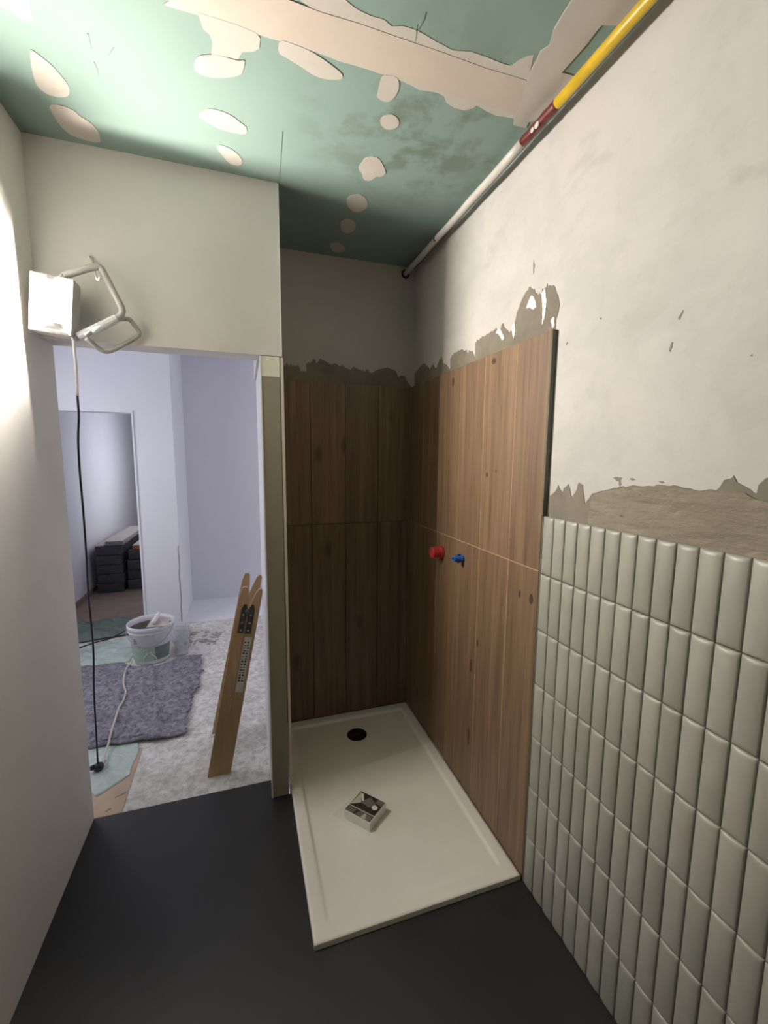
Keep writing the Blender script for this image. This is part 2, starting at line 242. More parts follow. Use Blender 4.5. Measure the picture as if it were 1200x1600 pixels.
simple('pack_dark', (72, 72, 76), .4, .25, 14, .3)
simple('pack_top', (196, 188, 180), .7, .06)
simple('pack_grey', (140, 138, 136), .5, .15)
simple('pack_orange', (176, 112, 82), .7, .1)
simple('paper', (226, 224, 216), .6, .02)
simple('print_dark', (62, 52, 46), .35, .12, 40)
simple('print_grey', (118, 108, 100), .35, .12, 40)
simple('print_light', (196, 192, 172), .35, .06, 40)
simple('label_green', (170, 196, 178), .5, .08, 20)
simple('label_dark', (118, 132, 122), .5, .1, 20)
simple('sticker', (206, 200, 190), .6, .06, 60)
simple('ink', (60, 56, 52), .7, .1, 60)
simple('mark_grey', (120, 122, 130), .6, .05)
simple('rubble_grey', (182, 178, 170), .95, .2, 30, .5)
simple('pencil', (112, 132, 122), .9, .05)
simple('speck', (128, 122, 112), .95, .1, 30)

t = NT('lamp_glow'); t.base((1, 1, 1, 1))
t.b.inputs['Emission Color'].default_value = (1.0, .925, .845, 1); t.b.inputs['Emission Strength'].default_value = LAMP_STRENGTH
M['lamp_glow'] = t.m

def mesh_obj(name, bm, mat, parent=None, smooth=False):
    me = bpy.data.meshes.new(name); bm.normal_update(); bm.to_mesh(me); bm.free()
    for m in (mat if isinstance(mat, (list, tuple)) else [mat]): me.materials.append(M[m])
    if smooth: me.shade_smooth()
    o = bpy.data.objects.new(name, me); COL.objects.link(o)
    if parent: o.parent = parent
    return o
def tag(o, label, cat, group=None, kind=None):
    o['label'] = label; o['category'] = cat
    if group: o['group'] = group
    if kind: o['kind'] = kind
    return o
def struct(name, bm, mat, label=None, cat=None):
    o = mesh_obj(name, bm, mat); o['kind'] = 'structure'
    if label: o['label'] = label
    if cat: o['category'] = cat
    return o
def empty(name, loc, label, cat, group=None):
    o = bpy.data.objects.new(name, None); COL.objects.link(o); o.location = loc
    return tag(o, label, cat, group)
def shift(bm, root):            # world-space mesh -> local space of a thing's empty
    bmesh.ops.translate(bm, verts=bm.verts, vec=-Vector(root.location)); return bm

def bx(bm, x0, x1, y0, y1, z0, z1, mi=0):
    v = [bm.verts.new(p) for p in ((x0,y0,z0),(x1,y0,z0),(x1,y1,z0),(x0,y1,z0),(x0,y0,z1),(x1,y0,z1),(x1,y1,z1),(x0,y1,z1))]
    for f in ((3,2,1,0),(4,5,6,7),(0,1,5,4),(1,2,6,5),(2,3,7,6),(3,0,4,7)):
        bm.faces.new([v[i] for i in f]).material_index = mi
    return bm
def box(*a): return bx(bmesh.new(), *a)
def bevel(bm, w, seg=2):
    bmesh.ops.bevel(bm, geom=list(bm.edges), offset=w, segments=seg, affect='EDGES', profile=.5); return bm

def slab(bm, pts, ax, v0, v1):
    """closed outline (2-D) extruded along axis ax from v0 to v1"""
    def P(p, v):
        q = list(p); q.insert(ax, v); return q
    a = [bm.verts.new(P(p, v0)) for p in pts]; b = [bm.verts.new(P(p, v1)) for p in pts]
    bm.faces.new(a); bm.faces.new(list(reversed(b)))
    n = len(pts)
    for i in range(n): bm.faces.new((a[(i+1) % n], a[i], b[i], b[(i+1) % n]))
    bmesh.ops.recalc_face_normals(bm, faces=bm.faces); return bm

def bristly(pts, seed=0, step=.005, up=.014):
    """roughen an outline with upright brush strokes"""
    rnd = random.Random(seed); out = []; k_ = 0
    for i, p in enumerate(pts):
        q = pts[(i+1) % len(pts)]; d = math.hypot(q[0]-p[0], q[1]-p[1]); k = max(1, int(d/step))
        for j in range(k):
            t_ = j/k; k_ += 1; up_ = up if abs(q[0]-p[0]) > .6*abs(q[1]-p[1]) and p[1] > min(z_ for _, z_ in pts)+.02 else 0
            out.append((p[0]+(q[0]-p[0])*t_, p[1]+(q[1]-p[1])*t_+(rnd.choice((-.6, -.3, .3, 1, .1))*rnd.uniform(.2, 1)*up_*(.6+.8*noise.noise((k_*.07, seed, 0))) if j else 0)))
    return out
def ragged(pts, step=.012, amp=.004, seed=0):
    """subdivide an outline and roughen it"""
    rnd = random.Random(seed); out = []
    for i, p in enumerate(pts):
        q = pts[(i+1) % len(pts)]; d = math.hypot(q[0]-p[0], q[1]-p[1]); k = max(1, int(d/step))
        for j in range(k):
            t_ = j/k; out.append((p[0]+(q[0]-p[0])*t_ + (rnd.uniform(-amp, amp) if j else 0), p[1]+(q[1]-p[1])*t_ + (rnd.uniform(-amp, amp) if j else 0)))
    return out
def rounded(pts, it=2):
    for _ in range(it):
        o = []
        for i, p in enumerate(pts):
            q = pts[(i+1) % len(pts)]
            o += [(p[0]*.75+q[0]*.25, p[1]*.75+q[1]*.25), (p[0]*.25+q[0]*.75, p[1]*.25+q[1]*.75)]
        pts = o
    return pts

def smooth_path(pts, sub=6):
    pts = [Vector(p) for p in pts]; out = []
    for i in range(len(pts)-1):
        p0 = pts[max(i-1, 0)]; p1 = pts[i]; p2 = pts[i+1]; p3 = pts[min(i+2, len(pts)-1)]
        for j in range(sub):
            t_ = j/sub
            out.append(.5*((2*p1)+(p2-p0)*t_+(2*p0-5*p1+4*p2-p3)*t_*t_+(3*p1-p0-3*p2+p3)*t_**3))
    return out+[pts[-1]]
def tube(bm, pts, r, seg=10, closed=False):
    pts = [Vector(p) for p in pts]; n = len(pts); rings = []
    tang = []
    for i in range(n):
        a = pts[i-1] if (i > 0 or closed) else pts[i]; b = pts[(i+1) % n] if (i < n-1 or closed) else pts[i]
        tang.append((b-a).normalized())
    nrm = tang[0].orthogonal().normalized()
    for i in range(n):
        nrm = (nrm-tang[i]*nrm.dot(tang[i])).normalized(); bi = tang[i].cross(nrm)
        rr = r[i] if isinstance(r, (list, tuple)) else r
        rings.append([bm.verts.new(pts[i]+(nrm*math.cos(2*math.pi*k/seg)+bi*math.sin(2*math.pi*k/seg))*rr) for k in range(seg)])
    m = n if closed else n-1
    for i in range(m):
        A, B = rings[i], rings[(i+1) % n]
        for k in range(seg): bm.faces.new((A[k], A[(k+1) % seg], B[(k+1) % seg], B[k]))
    if not closed:
        bm.faces.new(list(reversed(rings[0]))); bm.faces.new(rings[-1])
    return bm
def lathe(bm, prof, seg=40, loc=(0, 0, 0), axis=None):
    """prof: list of (radius, height) revolved about z (or about axis matrix)"""
    mat = axis or Matrix.Identity(3); L = Vector(loc); rings = []
    for r, h in prof:
        if r < 1e-6: rings.append([bm.verts.new(L+mat @ Vector((0, 0, h)))])
        else: rings.append([bm.verts.new(L+mat @ Vector((r*math.cos(2*math.pi*k/seg), r*math.sin(2*math.pi*k/seg), h))) for k in range(seg)])
    for A, B in zip(rings, rings[1:]):
        for k in range(seg):
            a = [A[k % len(A)], A[(k+1) % len(A)], B[(k+1) % len(B)], B[k % len(B)]]
            a = list(dict.fromkeys(a))
            if len(a) > 2: bm.faces.new(a)
    bmesh.ops.recalc_face_normals(bm, faces=bm.faces); return bm
def sheet(bm, f, nu, nv, thick=.0):
    """grid surface f(u,v) -> point; with a closed underside when thick"""
    g = [[bm.verts.new(f(i/nu, j/nv)) for j in range(nv+1)] for i in range(nu+1)]
    for i in range(nu):
        for j in range(nv): bm.faces.new((g[i][j], g[i+1][j], g[i+1][j+1], g[i][j+1]))
    if thick:
        h = [[bm.verts.new(g[i][j].co-Vector((0, 0, thick))) for j in range(nv+1)] for i in range(nu+1)]
        for i in range(nu):
            for j in range(nv): bm.faces.new((h[i][j+1], h[i+1][j+1], h[i+1][j], h[i][j]))
        for i in range(nu):
            bm.faces.new((g[i+1][0], g[i][0], h[i][0], h[i+1][0])); bm.faces.new((g[i][nv], g[i+1][nv], h[i+1][nv], h[i][nv]))
        for j in range(nv):
            bm.faces.new((g[0][j], g[0][j+1], h[0][j+1], h[0][j])); bm.faces.new((g[nu][j+1], g[nu][j], h[nu][j], h[nu][j+1]))
    bmesh.ops.recalc_face_normals(bm, faces=bm.faces); return bm

# ------------------------------------------------------------------ measures
W = .80                    # shower niche width; right wall cladding at x = 0
XL = -1.66                 # left wall
PL = -.89                  # left face of the partition beside the door
YB = .538                  # tiled face of the niche back wall
YE = -.709                 # where wood tiles end and sage tiles start
ZC = 2.716; ZL = 2.041; ZS = 2.038; ZJ = 1.228; ZT = 1.424
TD = .118                  # depth of the door reveal
TZ = .020                  # top of the shower tray
HZ = -.012                 # hall floor

# ------------------------------------------------------------------ room shell
floor = struct('floor', box(XL, .02, -3.7, 0, -.03, 0), 'floor_black')
mesh_obj('threshold', box(XL, PL, 0, TD, -.03, 0), 'floor_black', floor)
ceiling = struct('ceiling', box(XL-.1, .12, -3.7, YB+.11, ZC, ZC+.05), 'board_green')
wall_right = struct('wall_right', box(.02, .12, -3.7, YB+.11, -.03, ZC), 'plaster_skim')
wall_left = struct('wall_left', box(XL-.1, XL, -3.7, TD, -.03, ZC), 'plaster_white')
wall_back = struct('wall_back', box(-W, .02, YB+.015, YB+.11, -.03, ZC), 'plaster_niche_shade')
wall_front = struct('wall_front', box(XL, .02, -3.7, -3.6, 0, ZC), 'render_rear')
wall_door = struct('wall_door', box(XL, -W-.004, 0, TD, ZL, ZC), 'plaster_white')
wall_partition = struct('wall_partition', box(PL, -W-.012, .0015, YB+.11, -.03, ZL-.004), 'hall_paint')
bm = box(-W-.10, -W-.004, TD, YB+.11, ZL, ZC); mesh_obj('upper_panel', bm, 'plaster_white', wall_partition)
mesh_obj('painted_cap', box(PL+.001, -W-.012, -.002, .0015, 1.955, ZL-.004), 'primer_white', wall_partition)
mesh_obj('primed_face', box(PL+.001, -W-.012, -.001, .0015, .0, 1.955), 'primer_grey', wall_partition)
mesh_obj('corner_bead', box(PL-.003, PL+.003, -.003, .012, 0, ZL-.004), 'white_bead', wall_partition)
mesh_obj('lath_edge', bevel(box(-W-.0035, -W-.0005, -.0025, .003, ZL, ZC-.002), .001), 'white_bead', wall_door)
o = struct('trim_1', bevel(box(-W-.008, -W+.004, -.003, .020, .0, ZL-.006), .001), 'pvc_trim')

# ceiling putty, tape and pencil marks
for i, (k, pts) in enumerate(CEILING_PUTTY.items()):
    p = rounded(pts, 1) if k not in ('joint', 'feather_up', 'feather_low', 'neck', 'corner') else ragged(pts, .03, .002, i)
    z = {'feather_up': .0012, 'feather_low': .0012, 'joint': .0028, 'neck': .0016}.get(k, .002)
    mesh_obj('putty_patch', slab(bmesh.new(), p, 2, ZC-z, ZC+.001), 'putty', ceiling)
mesh_obj('joint_tape', slab(bmesh.new(), CEILING_TAPE, 2, ZC-.0022, ZC+.001), 'tape', ceiling)
for pts in CEILING_MARKS:
    mesh_obj('pencil_mark', slab(bmesh.new(), pts, 2, ZC-.0015, ZC+.001), 'pencil', ceiling)

# bare render showing round the tiles
mesh_obj('bare_render', slab(bmesh.new(), bristly(BACK_RENDER, 1), 1, YB+.0132, YB+.016), 'render_grey', wall_back)
mesh_obj('bare_render', slab(bmesh.new(), bristly(SIDE_RENDER, 2), 0, .0182, .021), 'render_grey', wall_right)
for i, pts in enumerate(SIDE_RENDER_WHITE):
    mesh_obj('plaster_dab', slab(bmesh.new(), ragged(pts, .006, .0015, i), 0, .0168, .021), 'plaster_white', wall_right)
mesh_obj('bare_render', slab(bmesh.new(), ragged(TILE_RENDER, .010, .002, 3), 0, .0182, .021), 'render_grey', wall_right)
def lumpy(pts, x0, seed):
    bm = slab(bmesh.new(), ragged(pts, .012, .002, seed), 0, x0, .0195)
    return bm
mesh_obj('mortar_lump', lumpy(TILE_LUMP, .0145, 5), 'mortar', wall_right)
for i, pts in enumerate(WALL_SPECKS):
    mesh_obj('scuff_mark', slab(bmesh.new(), ragged(pts, .005, .001, i), 0, .0192, .021), 'speck', wall_right)

# wood-look tiles, right wall and back wall
cols = [YB, .333, .126, -.093, -.305, -.525, YE+.002]
def wood_tile(x0, x1, y0, y1, z0, z1, parent):
    c = Vector(((x0+x1)/2, (y0+y1)/2, (z0+z1)/2))
    bm = box(x0-c.x, x1-c.x, y0-c.y, y1-c.y, z0-c.z, z1-c.z); bevel(bm, .0008, 1)
    o = mesh_obj('wood_tile', bm, 'wood_tile', parent); o.location = c
G = .0015
for a, b in zip(cols, cols[1:]):
    e = random.uniform(-.0004, .0004)
    wood_tile(0+e, .016, b+G, a-G, TZ+.001, ZJ-G, wall_right); wood_tile(0+e, .016, b+G, a-G, ZJ+G, ZS, wall_right)
xs = [-W+.004, -.605, -.405, -.205, -.0015]
for a, b in zip(xs, xs[1:]):
    e = random.uniform(-.0004, .0004)
    wood_tile(a+G, b-G, YB+e, YB+.012, TZ+.001, ZJ-G, wall_back); wood_tile(a+G, b-G, YB+e, YB+.012, ZJ+G, ZS-.002, wall_back)
mesh_obj('tile_joint', box(.0008, .020, YE+.0025, YB+.008, TZ+.002, ZS-.001), 'joint_tan', wall_right)
mesh_obj('tile_joint', box(.004, .020, YE-.0035, YE+.0028, 0, ZT-.002), 'grout_grey', wall_right)
mesh_obj('tile_joint', box(-W+.004, .011, YB+.0085, YB+.015, 0, ZS-.003), 'render_grey', wall_back)
for i, (ky, kz, kw, kh) in enumerate([(-0.608, 1.115, 0.006, 0.016), (-0.676, 1.117, 0.011, 0.02), (-0.013, 1.981, 0.01, 0.022), (-0.348, 1.55, 0.008, 0.01), (-0.415, 1.568, 0.004, 0.006), (-0.273, 0.667, 0.009, 0.032), (-0.273, 0.315, 0.009, 0.045), (-0.322, 0.797, 0.006, 0.018), (-0.368, 2.007, 0.016, 0.012)]):
    mesh_obj('wood_knot', slab(bmesh.new(), ragged([(ky+kw*math.cos(a*.5236), kz+kh*math.sin(a*.5236)) for a in range(12)], .004, .001, i), 0, -.0006, .001), 'knot_brown', wall_right)
mesh_obj('edge_profile', box(.0015, .0195, YE-.002, YE+.002, ZT+.001, ZS), 'edge_metal', wall_right)

# sage tiles: one pillow mesh, 7 rows
S = .0534; H = ZT/7
bm = bmesh.new(); us = [-1, -.8, -.4, 0, .4, .8, 1]; vs_ = [-1, -.955, -.88, 0, .88, .955, 1]; hw = S/2-.0010; hh = H/2-.0010
def ph(u, v):
    a = max(0, 1-abs(u)**2.4)**.75; d = (1-abs(v))*hh; b = min(1, d/.011); b = 1-(1-b)**2
    return .0015+.0062*a*(.10+.90*b) if abs(u) < 1 and abs(v) < 1 else .0015
g = [[bm.verts.new((-ph(u, v), u*hw, v*hh)) for v in vs_] for u in us]
for i in range(6):
    for j in range(6): bm.faces.new((g[i][j], g[i][j+1], g[i+1][j+1], g[i+1][j])).smooth = True
rim = [g[i][0] for i in range(7)]+[g[6][j] for j in range(1, 7)]+[g[i][6] for i in range(5, -1, -1)]+[g[0][j] for j in range(5, 0, -1)]
bk = [bm.verts.new((.0075, v.co.y, v.co.z)) for v in rim]
for i in range(len(rim)): k = (i+1) % len(rim); bm.faces.new((rim[i], rim[k], bk[k], bk[i]))
bmesh.ops.recalc_face_normals(bm, faces=bm.faces)
first = None
for c in range(28):
    for r in range(7):
        if first is None: o = first = mesh_obj('sage_tile', bm, 'sage_glaze', wall_right)
        else:
            o = first.copy(); COL.objects.link(o)
        o.location = (.0075+random.uniform(-.0005, .0003), YE-.0025-S*(c+.5)+random.uniform(-.0003, .0003), H*(r+.5)+random.uniform(-.0004, .0004))
        o.rotation_euler = (random.uniform(-.003, .003), 0, random.uniform(-.012, .012))
mesh_obj('tile_joint', box(.0125, .0185, YE-.0025-S*28, YE-.0025, 0, ZT-.002), 'grout_grey', wall_right)

# hall beyond the door
floor_hall = struct('floor_hall', box(-2.85, 1.75, TD, 2.5, -.06, HZ), 'concrete')
struct('floor_room', box(-2.85, -1.57, 2.5, 7.0, -.06, HZ+.002), 'brown_floor')
struct('floor_alcove', box(-1.57, 1.75, 2.5, 3.25, -.06, HZ+.004), 'alcove_white')  # alcove floor in an even white, paler than the hall concrete
struct('ceiling_hall', box(-2.85, 1.75, TD, 7.0, 2.72, 2.80), 'hall_paint')
bpy.data.objects['ceiling_hall'].location.z = .06
bm = box(-2.85, -2.73, TD-.1, .5, -.06, 2.78); bx(bm, -2.85, -2.73, 2.1, 7.0, -.06, 2.78); bx(bm, -2.85, -2.73, .5, 2.1, -.06, .75); bx(bm, -2.85, -2.73, .5, 2.1, 2.35, 2.78)
struct('wall_hall_left', bm, 'hall_paint')
struct('wall_hall_near', box(-2.73, XL-.1, TD-.1, TD, -.06, 2.78), 'hall_paint')
struct('wall_hall_side', box(.12, 1.75, YB+.02, YB+.11, -.06, 2.78), 'hall_paint')
bm = box(-1.88, -1.57, 2.4, 2.55, -.02, 2.78); bx(bm, -2.73, -2.62, 2.4, 2.55, -.02, 2.78); bx(bm, -2.62, -1.88, 2.4, 2.55, 1.99, 2.78)
struct('wall_pier', bm, 'hall_paint')
bm = box(-1.70, -1.571, 2.55, 3.9, -.02, 2.78); bx(bm, -1.70, -1.571, 5.3, 7.0, -.02, 2.78); bx(bm, -1.70, -1.571, 3.9, 5.3, -.02, .8); bx(bm, -1.70, -1.571, 3.9, 5.3, 2.2, 2.78)
struct('wall_return', bm, 'hall_paint')
bm = box(-1.66, -1.62, 3.9, 3.97, .8, 2.2); bx(bm, -1.66, -1.62, 5.23, 5.3, .8, 2.2); bx(bm, -1.66, -1.62, 3.97, 5.23, .8, .87); bx(bm, -1.66, -1.62, 3.97, 5.23, 2.13, 2.2)
struct('fill_window_far', bm, 'white_plastic')  # out-of-view frame added round the far-room fill light
struct('wall_hall_back', box(-1.571, 1.75, 3.2, 3.3, -.02, 2.78), 'hall_paint')
struct('wall_room_back', box(-2.73, -1.70, 6.9, 7.0, -.02, 2.78), 'hall_paint')
bm = box(1.65, 1.75, YB+.11, 1.1, -.06, 2.78); bx(bm, 1.65, 1.75, 2.7, 3.2, -.06, 2.78); bx(bm, 1.65, 1.75, 1.1, 2.7, -.06, .75); bx(bm, 1.65, 1.75, 1.1, 2.7, 2.35, 2.78)
struct('wall_hall_right', bm, 'hall_paint')
bm = box(1.68, 1.72, 1.1, 1.17, .75, 2.35); bx(bm, 1.68, 1.72, 2.63, 2.7, .75, 2.35); bx(bm, 1.68, 1.72, 1.17, 2.63, .75, .82); bx(bm, 1.68, 1.72, 1.17, 2.63, 2.28, 2.35); bx(bm, 1.68, 1.72, 1.87, 1.93, .82, 2.28)
struct('fill_window_right', bm, 'white_plastic')  # out-of-view frame added for the right fill light
bm = box(-2.81, -2.77, .5, .57, .75, 2.35); bx(bm, -2.81, -2.77, 2.03, 2.1, .75, 2.35); bx(bm, -2.81, -2.77, .57, 2.03, .75, .82); bx(bm, -2.81, -2.77, .57, 2.03, 2.28, 2.35); bx(bm, -2.81, -2.77, 1.27, 1.33, .82, 2.28)
struct('window_1', bm, 'white_plastic')
struct('baseboard_left', box(-2.73, -2.718, 2.56, 6.9, HZ, .05), 'brown_floor')
struct('trim_2', bevel(box(-1.895, -1.88, 2.39, 2.56, HZ, 2.005), .002), 'hall_paint')
# crack running down the pier edge
crk = []
rnd = random.Random(4)
for k in range(22): crk.append((-1.573+rnd.uniform(-.006, .002), .05+k*.035))
bm = bmesh.new(); slab(bm, crk+[(p[0]-.006, p[1]) for p in reversed(crk)], 1, 2.3985, 2.401)
mesh_obj('wall_crack', bm, 'speck', bpy.data.objects['wall_pier'])

# ------------------------------------------------------------------ shower tray
y0, y1 = -.7025, YB-.001
tray = empty('shower_tray', (-W/2, (y0+y1)/2, 0), 'low white rectangular shower tray filling the tiled niche floor', 'shower tray')
def depth(x, y):
    def sm(t_): t_ = max(0, min(1, t_)); return t_*t_*(3-2*t_)
    dx = min(-x, x+W); db = y1-y; df = y-y0
    m = .048
    s = sm((dx-m)/.016)*sm((db-m)/.016)
    # rounded front corners of the recess
    s *= sm((df-.045)/.05)
    return s*(.006+.007*sm((df-.05)/.9))
def fr(a, b, m, n):
    # denser lines near the rim
    base_ = [0, .012, .03, .044, .05, .055, .06, .065, .07, .075, .085, .1]
    mid = [.1+(abs(b-a)-.2)*i/n for i in range(1, n)]
    L = abs(b-a); pts = base_+mid+[L-q for q in reversed(base_)]
    return [a+q for q in pts]
X = fr(-W+.0005, -.0015, 0, 10); Y = fr(y0, y1, 0, 18)
bm = bmesh.new()
g = [[bm.verts.new((x, y, TZ-depth(x, y))) for y in Y] for x in X]
for i in range(len(X)-1):
    for j in range(len(Y)-1): bm.faces.new((g[i][j], g[i+1][j], g[i+1][j+1], g[i][j+1])).smooth = True
per = [g[i][0] for i in range(len(X))]+[g[-1][j] for j in range(1, len(Y))]+[g[i][-1] for i in range(len(X)-2, -1, -1)]+[g[0][j] for j in range(len(Y)-2, 0, -1)]
lo = [bm.verts.new((v.co.x, v.co.y, .0)) for v in per]
for A, B in ((per, lo),):
    for i in range(len(A)): k = (i+1) % len(A); bm.faces.new((A[k], A[i], B[i], B[k]))
mesh_obj('tray_body', shift(bm, tray), 'tray_white', tray)
dz = TZ-depth(-.39, .325)
bm = lathe(bmesh.new(), [(.058, 0), (.058, .0012), (.052, .0018), (.047, .0012), (.045, .0008), (0, .0006)], 36, (-.39, .325, dz))
d = mesh_obj('drain', shift(bm, tray), 'black_plastic', tray, True)
bm = bmesh.new()
for a in range(3):
    c_, s_ = math.cos(a*math.pi/3+.4), math.sin(a*math.pi/3+.4)
    tube(bm, [(-.39-c_*.046, .325-s_*.046, dz+.0005), (-.39+c_*.046, .325+s_*.046, dz+.0005)], .0016, 6)
mesh_obj('drain_bar', shift(bm, tray), 'dark_rubber', d)

# ------------------------------------------------------------------ carton on the tray
tzc = TZ-depth(-.5, -.25)
lf = tag(mesh_obj('leaflet', slab(bmesh.new(), [(-.640, -.196), (-.512, -.355), (-.41, -.27), (-.53, -.13)], 2, tzc+.0003, tzc+.0015), 'paper'), 'white folded leaflet lying under the small carton on the shower tray', 'leaflet')
ct = [(-.593, -.232), (-.503, -.337), (-.402, -.255), (-.492, -.150)]
carton = empty('drain_cover_carton', (-.4975, -.2435, tzc+.0016), 'small white carton with a dark photo on top, on the shower tray', 'box')
zb, zt = tzc+.0016, .058
mesh_obj('carton_body', shift(bevel(slab(bmesh.new(), ct, 2, zb, zt), .001, 1), carton), 'paper', carton)
def on_top(uv):   # carton top: u along front-left edge, v toward the back right
    A, B, Dd = Vector(ct[0]), Vector(ct[1]), Vector(ct[3]); return tuple(A+(B-A)*uv[0]+(Dd-A)*uv[1])
def print_patch(uvs, mat, lift, par):
    return mesh_obj('printed_picture' if par is carton else 'picture_detail', shift(slab(bmesh.new(), [on_top(p) for p in uvs], 2, zt-.0002, zt+lift), carton), mat, par)
pic = print_patch([(.02, .02), (.98, .02), (.98, .98), (.02, .98)], 'print_dark', .0003, carton)
print_patch([(.03, .30), (.30, .55), (.06, .97)], 'print_light', .0006, pic)
print_patch([(.03, .03), (.30, .03), (.36, .22), (.06, .24)], 'print_grey', .0006, pic)
print_patch([(.40, .05), (.95, .04), (.95, .22), (.50, .25)], 'print_grey', .0006, pic)
print_patch([(.62, .03), (.80, .03), (.72, .22), (.66, .22)], 'print_light', .0008, pic)
print_patch([(.03, .255), (.97, .265), (.97, .30), (.03, .285)], 'print_light', .0008, pic)
print_patch([(.28, .56), (.62, .50), (.80, .72), (.45, .93)], 'print_grey', .0006, pic)
print_patch([(.10, .86), (.16, .93), (.34, .66), (.29, .63)], 'paper', .0009, pic)
print_patch([(.80+.10*math.cos(k*.628), .60+.10*math.sin(k*.628)) for k in range(10)], 'paper', .0009, pic)
print_patch([(.70, .80), (.97, .74), (.97, .97), (.72, .97)], 'print_grey', .0006, pic)

# ------------------------------------------------------------------ water outlets on the wood tiles
AX = Matrix.Rotation(math.radians(-90), 3, 'Y')
red = empty('pipe_plug', (0, .062, 1.131), 'red round cap plugging the water outlet in the wood tiles', 'plug')
mesh_obj('cap', lathe(bmesh.new(), [(0, 0), (.030, 0), (.033, .004), (.033, .012), (.031, .016), (.029, .055), (.026, .060), (.018, .060), (.015, .054), (0, .053)], 28, (-.0012, 0, 0), AX), 'red_plastic', red, False)
mesh_obj('flange', lathe(bmesh.new(), [(.033, .002), (.0355, .002), (.0355, .006), (.033, .006)], 28, (-.0012, 0, 0), AX), 'red_plastic', red)
blue = empty('pipe_plug', (0, -.165, 1.150), 'slim blue plug in the outlet right of the red cap', 'plug')
mesh_obj('cap', lathe(bmesh.new(), [(0, 0), (.017, 0), (.017, .010), (.015, .014), (.014, .046), (.012, .050), (.008, .050), (.007, .040), (0, .040)], 24, (-.0012, 0, 0), AX), 'blue_plastic', blue)
bm = bmesh.new()
for s_ in (-1, 1): bx(bm, -.030, -.014, -.003, .003, s_*.015-.006, s_*.015+.006)
mesh_obj('wing', bm, 'blue_plastic', blue)

# ------------------------------------------------------------------ pipe under the ceiling
PX, PZ, PR = -.041, 2.6765, .0142
pipe = empty('ceiling_pipe', (PX, -.3, PZ), 'thin pipe under the ceiling painted white, dark red and yellow', 'pipe')
def pipe_seg(ya, yb_, mat, r=PR):
    bm = tube(bmesh.new(), [(PX, ya+(yb_-ya)*k/12, PZ+.0015*math.sin(k*1.7)) for k in range(13)], r, 18)
    return mesh_obj('pipe_section', shift(bm, pipe), mat, pipe, True)
s1 = pipe_seg(YB+.014, -.560, 'pipe_white'); s1['label'] = 'white painted length of pipe'
s2 = pipe_seg(-.560, -.728, 'pipe_red', PR+.0008); s2['label'] = 'dark red painted length of pipe'
s3 = pipe_seg(-.728, -3.595, 'pipe_yellow', PR+.0012); s3['label'] = 'yellow painted length of pipe'
bm = lathe(bmesh.new(), [(PR+.001, 0), (PR+.010, 0), (PR+.010, .004), (PR+.001, .004)], 24, (PX, YB+.012, PZ), Matrix.Rotation(math.radians(90), 3, 'X'))
mesh_obj('wall_sleeve', shift(bm, pipe), 'black_plastic', pipe)
bm = bmesh.new()
for yy, rr in ((-.650, .011), (-.628, .009)):
    q = bmesh.ops.create_uvsphere(bm, u_segments=12, v_segments=8, radius=rr)['verts']
    for v in q:
        c = v.co.copy(); v.co = Vector((PX-.0125+c.x*.45, yy+c.y*1.1, PZ-.0095+c.z*.9))
mesh_obj('paint_blob', shift(bm, pipe), 'pipe_white', s2, True)
bm = bmesh.new()
tube(bm, smooth_path([(PX-.012, .115, PZ-.014), (PX-.017, .120, PZ-.006), (PX-.018, .112, PZ+.004)], 4), .003, 6)
mesh_obj('paint_nick', shift(bm, pipe), 'dark_rubber', s1)

# ------------------------------------------------------------------ work lamp
lamp = empty('work_lamp', (-1.55, -.06, 2.13), 'lit work floodlight hanging by its bracket from a hook above the doorway', 'lamp')
ang = math.radians(6)
def lampbox(x0, x1, y0_, y1_, z0, z1, bev=.004):
    bm = box(x0, x1, y0_, y1_, z0, z1); bevel(bm, bev, 3)
    bmesh.ops.rotate(bm, verts=bm.verts, cent=(0, 0, 0), matrix=Matrix.Rotation(ang, 3, 'Y'))
    bmesh.ops.translate(bm, verts=bm.verts, vec=(-.022, 0, -.005)); return bm
hb = mesh_obj('housing', lampbox(-.060, .060, -.004, .012, -.094, .094, .006), 'grey_tube', lamp, False)
mesh_obj('reflector', lampbox(-.052, .052, -.009, -.0045, -.084, .084, .002), 'reflector', lamp)
gl = mesh_obj('lamp_tube', shift(tube(bmesh.new(), [(-1.577, -.135, 2.190), (-1.567, -.135, 2.066)], .007, 14), lamp), 'lamp_glow', lamp); gl['label'] = 'glowing lamp tube'
for q_ in ((-1.577, -.1335, 2.196), (-1.567, -.1335, 2.060)):
    s_ = 1 if q_[2] > 2.1 else -1
    mesh_obj('holder_shield', shift(tube(bmesh.new(), [q_, (q_[0], q_[1], q_[2]+.014*s_)], .027, 16), lamp), 'white_bead', lamp)  # tube-end holders added extra wide to block light going up to the ceiling
bm = lampbox(-.062, -.053, -.070, -.003, -.094, .094, .002)
for a in ((.053, .062, -.070, -.003, -.094, .094), (-.053, .053, -.070, -.003, .085, .094), (-.053, .053, -.070, -.003, -.094, -.085)):
    b2 = lampbox(*a, .002); me_ = bpy.data.meshes.new('t'); b2.to_mesh(me_); b2.free(); bm.from_mesh(me_); bpy.data.meshes.remove(me_)
mesh_obj('front_frame', bm, 'grey_tube', lamp)
fin = bmesh.new()
for k in range(5): bx(fin, -.07+k*.022, -.066+k*.022, .010, .026, -.075, .07)
mesh_obj('cooling_fin', fin, 'grey_tube', hb)
br = mesh_obj('bracket', shift(tube(bmesh.new(), smooth_path(BRACKET, 5), .0115, 12), lamp), 'grey_tube', lamp, True)
